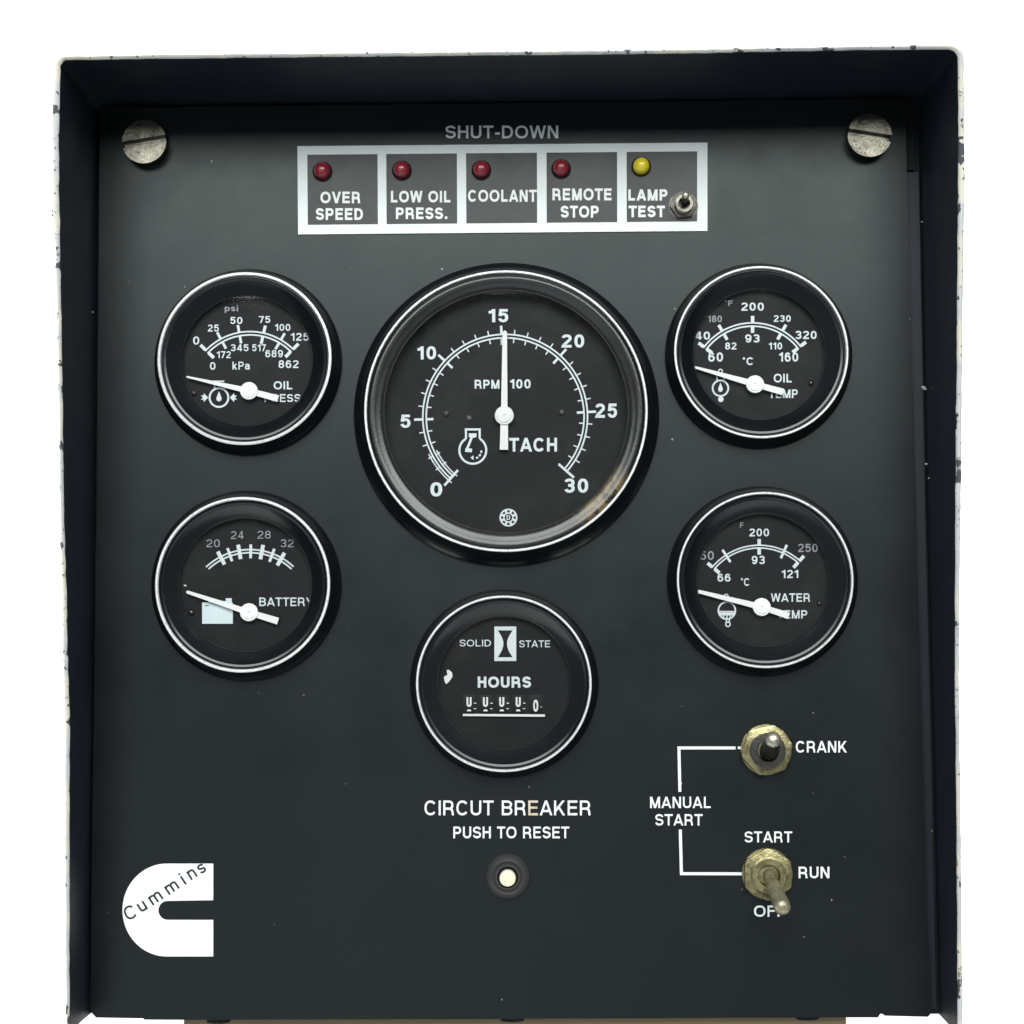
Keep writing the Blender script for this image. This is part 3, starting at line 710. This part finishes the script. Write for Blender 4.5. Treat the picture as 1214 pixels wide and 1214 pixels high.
# 5 hour meter
g, *_ = gauge((597.2, 810.3), 104.2, 111.5, 79.5, 2.8, 'hour meter with five digit counter and no needle')
I = Ink(470, 680, 4.669, DL)
def serif_text(I, st, x0, x1, y0, y1):
    I.text(st, x0, x1, y0, y1, .15)
I.text('SOLID', 350, 523, 366, 403, .14); I.text('STATE', 680, 850, 370, 408, .14)
I.text('HOURS', 450, 745, 570, 632, .225)
I.build('lettering', M['dialprint'], g)
I = Ink(470, 680, 4.669, DL)
I.stroke([(549, 300), (656, 300), (656, 477), (549, 477)], 14, True)
for sgn in (1, -1):                                       # white left and right of the hourglass waist
    base_x = 602; pts = [(base_x - sgn * 50, 305)]
    for i in range(9): t = i / 8; pts.append((base_x - sgn * (43 - 33 * math.sin(t * math.pi / 2) ** 1.0), 312 + 76 * t))
    for i in range(9): t = i / 8; pts.append((base_x - sgn * (10 + 33 * (1 - math.cos(t * math.pi / 2))), 388 + 78 * t))
    pts.append((base_x - sgn * 50, 472)); I.poly(pts)
I.stroke([(557, 311), (648, 311)], 7); I.stroke([(557, 467), (648, 467)], 7)
I.build('symbol', M['dialprint'], g)
# counter: recessed dark drum window with five wheels
def wp(x, y, d): q = P(470 + x / 4.669, 680 + y / 4.669, d); return (q.x, q.z)
bm = bmesh.new(); prism(bm, [wp(x, y, DL) for x, y in ((378, 670), (820, 670), (820, 770), (378, 770))], DL - .0001, DL + .00015); from_bm('counter', bm, M['deep'], g)
bm = bmesh.new(); prism(bm, [wp(x, y, DL) for x, y in ((368, 776), (822, 779), (822, 792), (368, 788))], DL - .0001, DL + .0009); from_bm('counter_ledge', bm, M['needle'], g)
for i, x in enumerate((402, 493, 583, 674, 771)):
    bm = bmesh.new(); w_ = 34
    for k in range(10):
        a0, a1 = R(-55 + k * 11), R(-44 + k * 11)
        y0, y1 = 720 - 60 * math.sin(a0), 720 - 60 * math.sin(a1)
        d0, d1 = DL + .0002 + .0007 * math.cos(a0), DL + .0002 + .0007 * math.cos(a1)
        q = [P(470 + xx / 4.669, 680 + yy / 4.669, dd) for xx, yy, dd in ((x - w_, y0, d0), (x + w_, y0, d0), (x + w_, y1, d1), (x - w_, y1, d1))]
        bm.faces.new([bm.verts.new(v) for v in q])
    from_bm('counter_wheel', bm, M['deep'], g)
    J = Ink(470, 680, 4.669, DL + .00096)
    if i < 4:
        J.stroke([(x - 9, 684), (x - 9, 722)] + [(x - 9 + 9 * (1 - math.cos(R(q))), 722 + 11 * math.sin(R(q))) for q in (30, 60, 90, 120, 150)] + [(x + 9, 722), (x + 9, 684)], 10)
        J.poly([(x - 13, 762), (x - 8, 752), (x + 8, 752), (x + 13, 762)]); J.stroke([(x + 27, 717), (x + 40, 717)], 5); J.stroke([(x + 25, 748), (x + 39, 748)], 4)
    else: J.text('0', x - 14, x + 14, 698, 765, .2); J.stroke([(x + 26, 738), (x + 34, 738)], 4)
    J.build('counter_digit', M['needle'], g)
I = Ink(470, 680, 4.669, DL); I.poly([(262, 572), (282, 560), (278, 535), (290, 532), (308, 548), (310, 572), (292, 598), (275, 612), (268, 600)]); I.build('chip', M['needle'], g)
# 6 tachometer
g, tcx, tcz, tro = gauge((599.6, 486.2), 168.2, 181, 146, 3.0, 'large tachometer with needle pointing straight up', .009, .0064, .0010, True)
I = Ink(410, 300, 3.195, DL)
for st, x0, x1, y0, y1 in [('0', 320, 365, 868, 922), ('5', 207, 245, 612, 662), ('10', 270, 342, 353, 403), ('20', 815, 903, 308, 358), ('25', 943, 1027, 570, 624), ('30', 828, 918, 854, 908)]:
    I.text(st, x0, x1, y0, y1, .2)
I.text('15', 540, 615, 212, 262, .2)
I.text('RPM', 488, 582, 480, 514, .2); I.text('X', 590, 612, 482, 514, .2); I.text('100', 622, 700, 478, 513, .19); I.text('TACH', 618, 800, 700, 752, .2)
I.build('numerals', M['dialprint'], g)
I = Ink(410, 300, 3.195, DL); c = (603.5, 620)
I.arc(*c, 312, -139, 131.5, 6, 120); I.arc(*c, 299, -139, 131.5, 6, 120)
I.arc(*c, 322, -141, -116, 4.5, 20); I.arc(*c, 289, -141, -116, 4.5, 20); 
for v in range(0, 31):
    a = -136.5 + v * 8.93 - (.8 if v > 25 else 0)
    if v % 5 == 0:
        if v in (0, 30): a = -138.5 if v == 0 else 131.5; I.tick(*c, a, 270, 348, 9)
        else: I.tick(*c, a, 315, 345, 9); I.tick(*c, a, 272, 298, 9)
    else: I.tick(*c, a, 315, 331, 4.5); I.tick(*c, a, 281, 297, 4.5)
I.build('scale', M['dialprint'], g)
I = Ink(410, 300, 3.195, DL)
I.stroke([(481 + 51 * math.sin(R(a)), 747 - 51 * math.cos(R(a))) for a in range(32, 329, 8)], 8)
I.stroke([(455, 704), (455, 668), (507, 668), (507, 704)], 8); I.poly([(466, 683), (495, 683), (495, 697), (482, 700), (466, 697)]); I.stroke([(477, 698), (458, 745)], 9); I.stroke([(452, 746), (478, 748)], 14)
for a in (100, 125, 150): I.stroke([(481 + 33 * math.sin(R(a - 8)), 747 - 33 * math.cos(R(a - 8))), (481 + 33 * math.sin(R(a + 8)), 747 - 33 * math.cos(R(a + 8)))], 7)
I.poly([(472, 775), (484, 766), (484, 784)])
I.ring(616, 1002, 31, 6, 32); I.ring(616, 1002, 17, 5, 24); I.text('D', 609, 623, 993, 1011, .2)
for k in range(8): a = R(22.5 + 45 * k); I.stroke([(616 + 18 * math.cos(a), 1002 + 18 * math.sin(a)), (616 + 29 * math.cos(a), 1002 + 29 * math.sin(a))], 9)
I.build('symbol', M['dialprint'], g)
needle(I, (602, 299), (600, 615), (599, 745), 17, 25, 32, 36, g, .0030); rivet(I, 380, 608, 13, g); rivet(I, 818, 603, 13, g)
I = Ink(410, 300, 3.195, DL); I.poly([(460, 615), (474, 617), (475, 630), (460, 629)]); I.build('chip', M['rivet'], g)
# --- toggle switches
def hexa(cx, cz, r, rot, n=6): return [(cx + r * math.cos(R(rot + i * 360 / n)), cz + r * math.sin(R(rot + i * 360 / n))) for i in range(n)]
def tube(name, pts, rad, mat, parent, n=24):
    vs = []; fs = []
    ax = (Vector(pts[-1]) - Vector(pts[0])).normalized(); u = ax.cross(Vector((1, 0, 0))).normalized(); v = ax.cross(u)
    for p, r in zip(pts, rad):
        for i in range(n): a = 2 * math.pi * i / n; vs.append(Vector(p) + u * r * math.cos(a) + v * r * math.sin(a))
    for k in range(len(pts) - 1):
        for i in range(n): j = (i + 1) % n; fs.append((k * n + i, k * n + j, (k + 1) * n + j, (k + 1) * n + i))
    fs.append(tuple((len(pts) - 1) * n + i for i in range(n)))
    return mesh(name, vs, fs, mat, parent, 45)
def toggle(c_px, nut_r, bore_px, tip_px, tip_d, r_tip, r_base, lab, rot=10, mats=('brass', 'steel', 'steel'), nh=.0030, bh=.0055, wash=1.02):
    c = P(*c_px, nh); s = MPP(*c_px, nh); rn = nut_r * s
    bm = bmesh.new(); prism(bm, hexa(c.x, c.z, rn * 1.08, rot), .0006, nh)
    # chamfer the corners of the nut into the round
    bmesh.ops.bevel(bm, geom=[e for e in bm.edges if abs(e.verts[0].co.y - e.verts[1].co.y) > 1e-4], offset=rn * .12, segments=2, affect='EDGES', profile=.5)
    nut = from_bm('toggle_switch', bm, M[mats[0]], panel, 35, .0003, 2); nut['label'] = lab
    lathe('washer', c.x, c.z, [(rn * wash, 0), (rn * wash, .0006), (rn * .9, .0007)], M[mats[0]], nut, 48)
    rbz = rn * .70; prof = [(rbz, nh - .0002)]
    k = 5
    for i in range(k): h0 = nh + (bh - nh) * i / k; h1 = nh + (bh - nh) * (i + .5) / k; prof += [(rbz, h0 + .0001), (rbz * .95, h1)]
    prof += [(rbz * .96, bh), (rbz * .64, bh), (rbz * .60, bh - .0004), (rbz * .56, bh - .0035), (.0001, bh - .0036)]
    bush = lathe('bushing', c.x, c.z, prof, M[mats[1]], nut, 48, 30)
    b0 = P(*bore_px, bh - .003); tp = P(*tip_px, tip_d); ax = tp - b0; L = ax.length
    pts = []; rad = []
    for f, r in ((0, r_base), (.25, r_base), (.5, lerp(r_base, r_tip, .35)), (.8, r_tip), (.9, r_tip)): pts.append(b0 + ax * f); rad.append(r)
    tube('lever', pts, rad, M[mats[2]], nut)
    q0 = b0 + ax * .9; un = ax.normalized(); cap = []; cr = []
    for a in (0, 25, 50, 70, 84): cap.append(q0 + un * r_tip * .75 * math.sin(R(a))); cr.append(r_tip * math.cos(R(a)))
    tube('lever_tip', cap, cr, M['tipsteel' if mats[2] == 'darksteel' else mats[2]], nut)
toggle((909.5, 889.5), 29.5, (911.5, 892), (917, 875), .019, .0025, .0030, 'toggle switch beside CRANK with dark lever pointing at the viewer', 12, ('brass', 'darksteel', 'darksteel'))
toggle((910.8, 1037.2), 29.5, (911.5, 1037), (929.5, 1080), .019, .0026, .0021, 'toggle switch beside RUN with brass lever pushed down', 30, ('brass', 'brass', 'steel'))
toggle((810.5, 243.0), 15.6, (811.5, 241.5), (813, 230.5), .012, .00115, .0012, 'small toggle switch in the LAMP TEST window', 5, ('darksteel', 'screw', 'darksteel'), .0020, .0045, 1.12)

# --- circuit breaker push button
c = P(601.8, 1040.3, .003); s = MPP(601.8, 1040, .003)
col = lathe_open('push_button', c.x, c.z, [(26.8 * s, 0), (26.8 * s, .0006), (26 * s, .0014), (22 * s, .0028), (19.5 * s, .0032), (18.3 * s, .0031), (17.4 * s, .0024), (16.2 * s, .0024), (14.6 * s, .0030), (12.8 * s, .0030), (12.2 * s, .0020), (12 * s, .0005)], M['collar'], panel, 64, 35)
col['label'] = 'round black push button with cream centre under CIRCUT BREAKER'
lathe('button_well', c.x, c.z, [(12.3 * s, .0004), (12 * s, .0008)], M['bore'], col, 48)
c2 = P(601.8, 1041.5, .004)
lathe('button_cap', c2.x, c2.z, [(9.7 * s, .0006), (9.7 * s, .0036), (9.2 * s, .0040), (6 * s, .0042), (.01 * s, .0042)], M['button'], col, 48, 50)

# --- logo
I = Ink(110, 990, 6.744, .00008)
top, bot = (228, 971); cy = 599.5; cx0 = 592
pts = [(963, top)] + [(cx0 - 355 * math.cos(R(a)), cy - 371.5 * math.sin(R(a))) for a in range(90, -91, -5)] + [(963, bot), (963, 678)]
pts += [(598 - 73 * math.cos(R(a)), 602 - 75.5 * math.sin(R(a))) for a in range(-90, 91, 10)] + [(963, 521)]
from mathutils.geometry import tessellate_polygon
tris = tessellate_polygon([[Vector((x, y, 0)) for x, y in pts]])
I.add(pts, [tuple(t) for t in tris]); lg = I.build('logo', M['logo'], panel)
I = Ink(110, 990, 6.744, .00014)
for ch, x, y, rot, size, mid in [('C', 299, 618, 24, 112, .5), ('u', 396, 573, 32, 106, .365), ('m', 502, 503, 34, 106, .365), ('m', 632, 420, 34, 106, .365), ('i', 716, 350, 34, 106, .5), ('n', 793, 312, 32, 106, .365), ('s', 870, 268, 30, 106, .365)]:
    I.glyph_at(ch, x, y, size, rot, .155 if ch != 'C' else .14, mid)
I.build('logo_lettering', M['ink'], lg)

# ------------------------------------------------------------------ tan block the panel stands on
a = P(218, 1207, -.006); b_ = P(1003, 1205, -.006); ztop = P(607, 1203, -.006).z
bm = bmesh.new(); prism(bm, [(a.x, -.2995), (b_.x, -.2995), (b_.x, ztop), (a.x, ztop)], -.006, -.075)
blk = from_bm('wooden_block', bm, M['tan'], None, 30, .0006, 2)
blk['label'] = 'tan block just showing beneath the bottom edge of the control panel'; blk['category'] = 'block'
for px, py in ((259, 1210.6), (607.5, 1208.8), (957, 1206.8)):
    c = P(px, py, -.0055); r = 14 * MPP(px, py)
    bm = bmesh.new(); prism(bm, [(c.x + r * math.cos(R(t)), c.z + r * .16 * math.sin(R(t))) for t in range(0, 360, 20)], -.0062, -.0045)
    from_bm('slot', bm, M['bore'], blk)  # thin flat dark oval at the block's front, below the plate edge
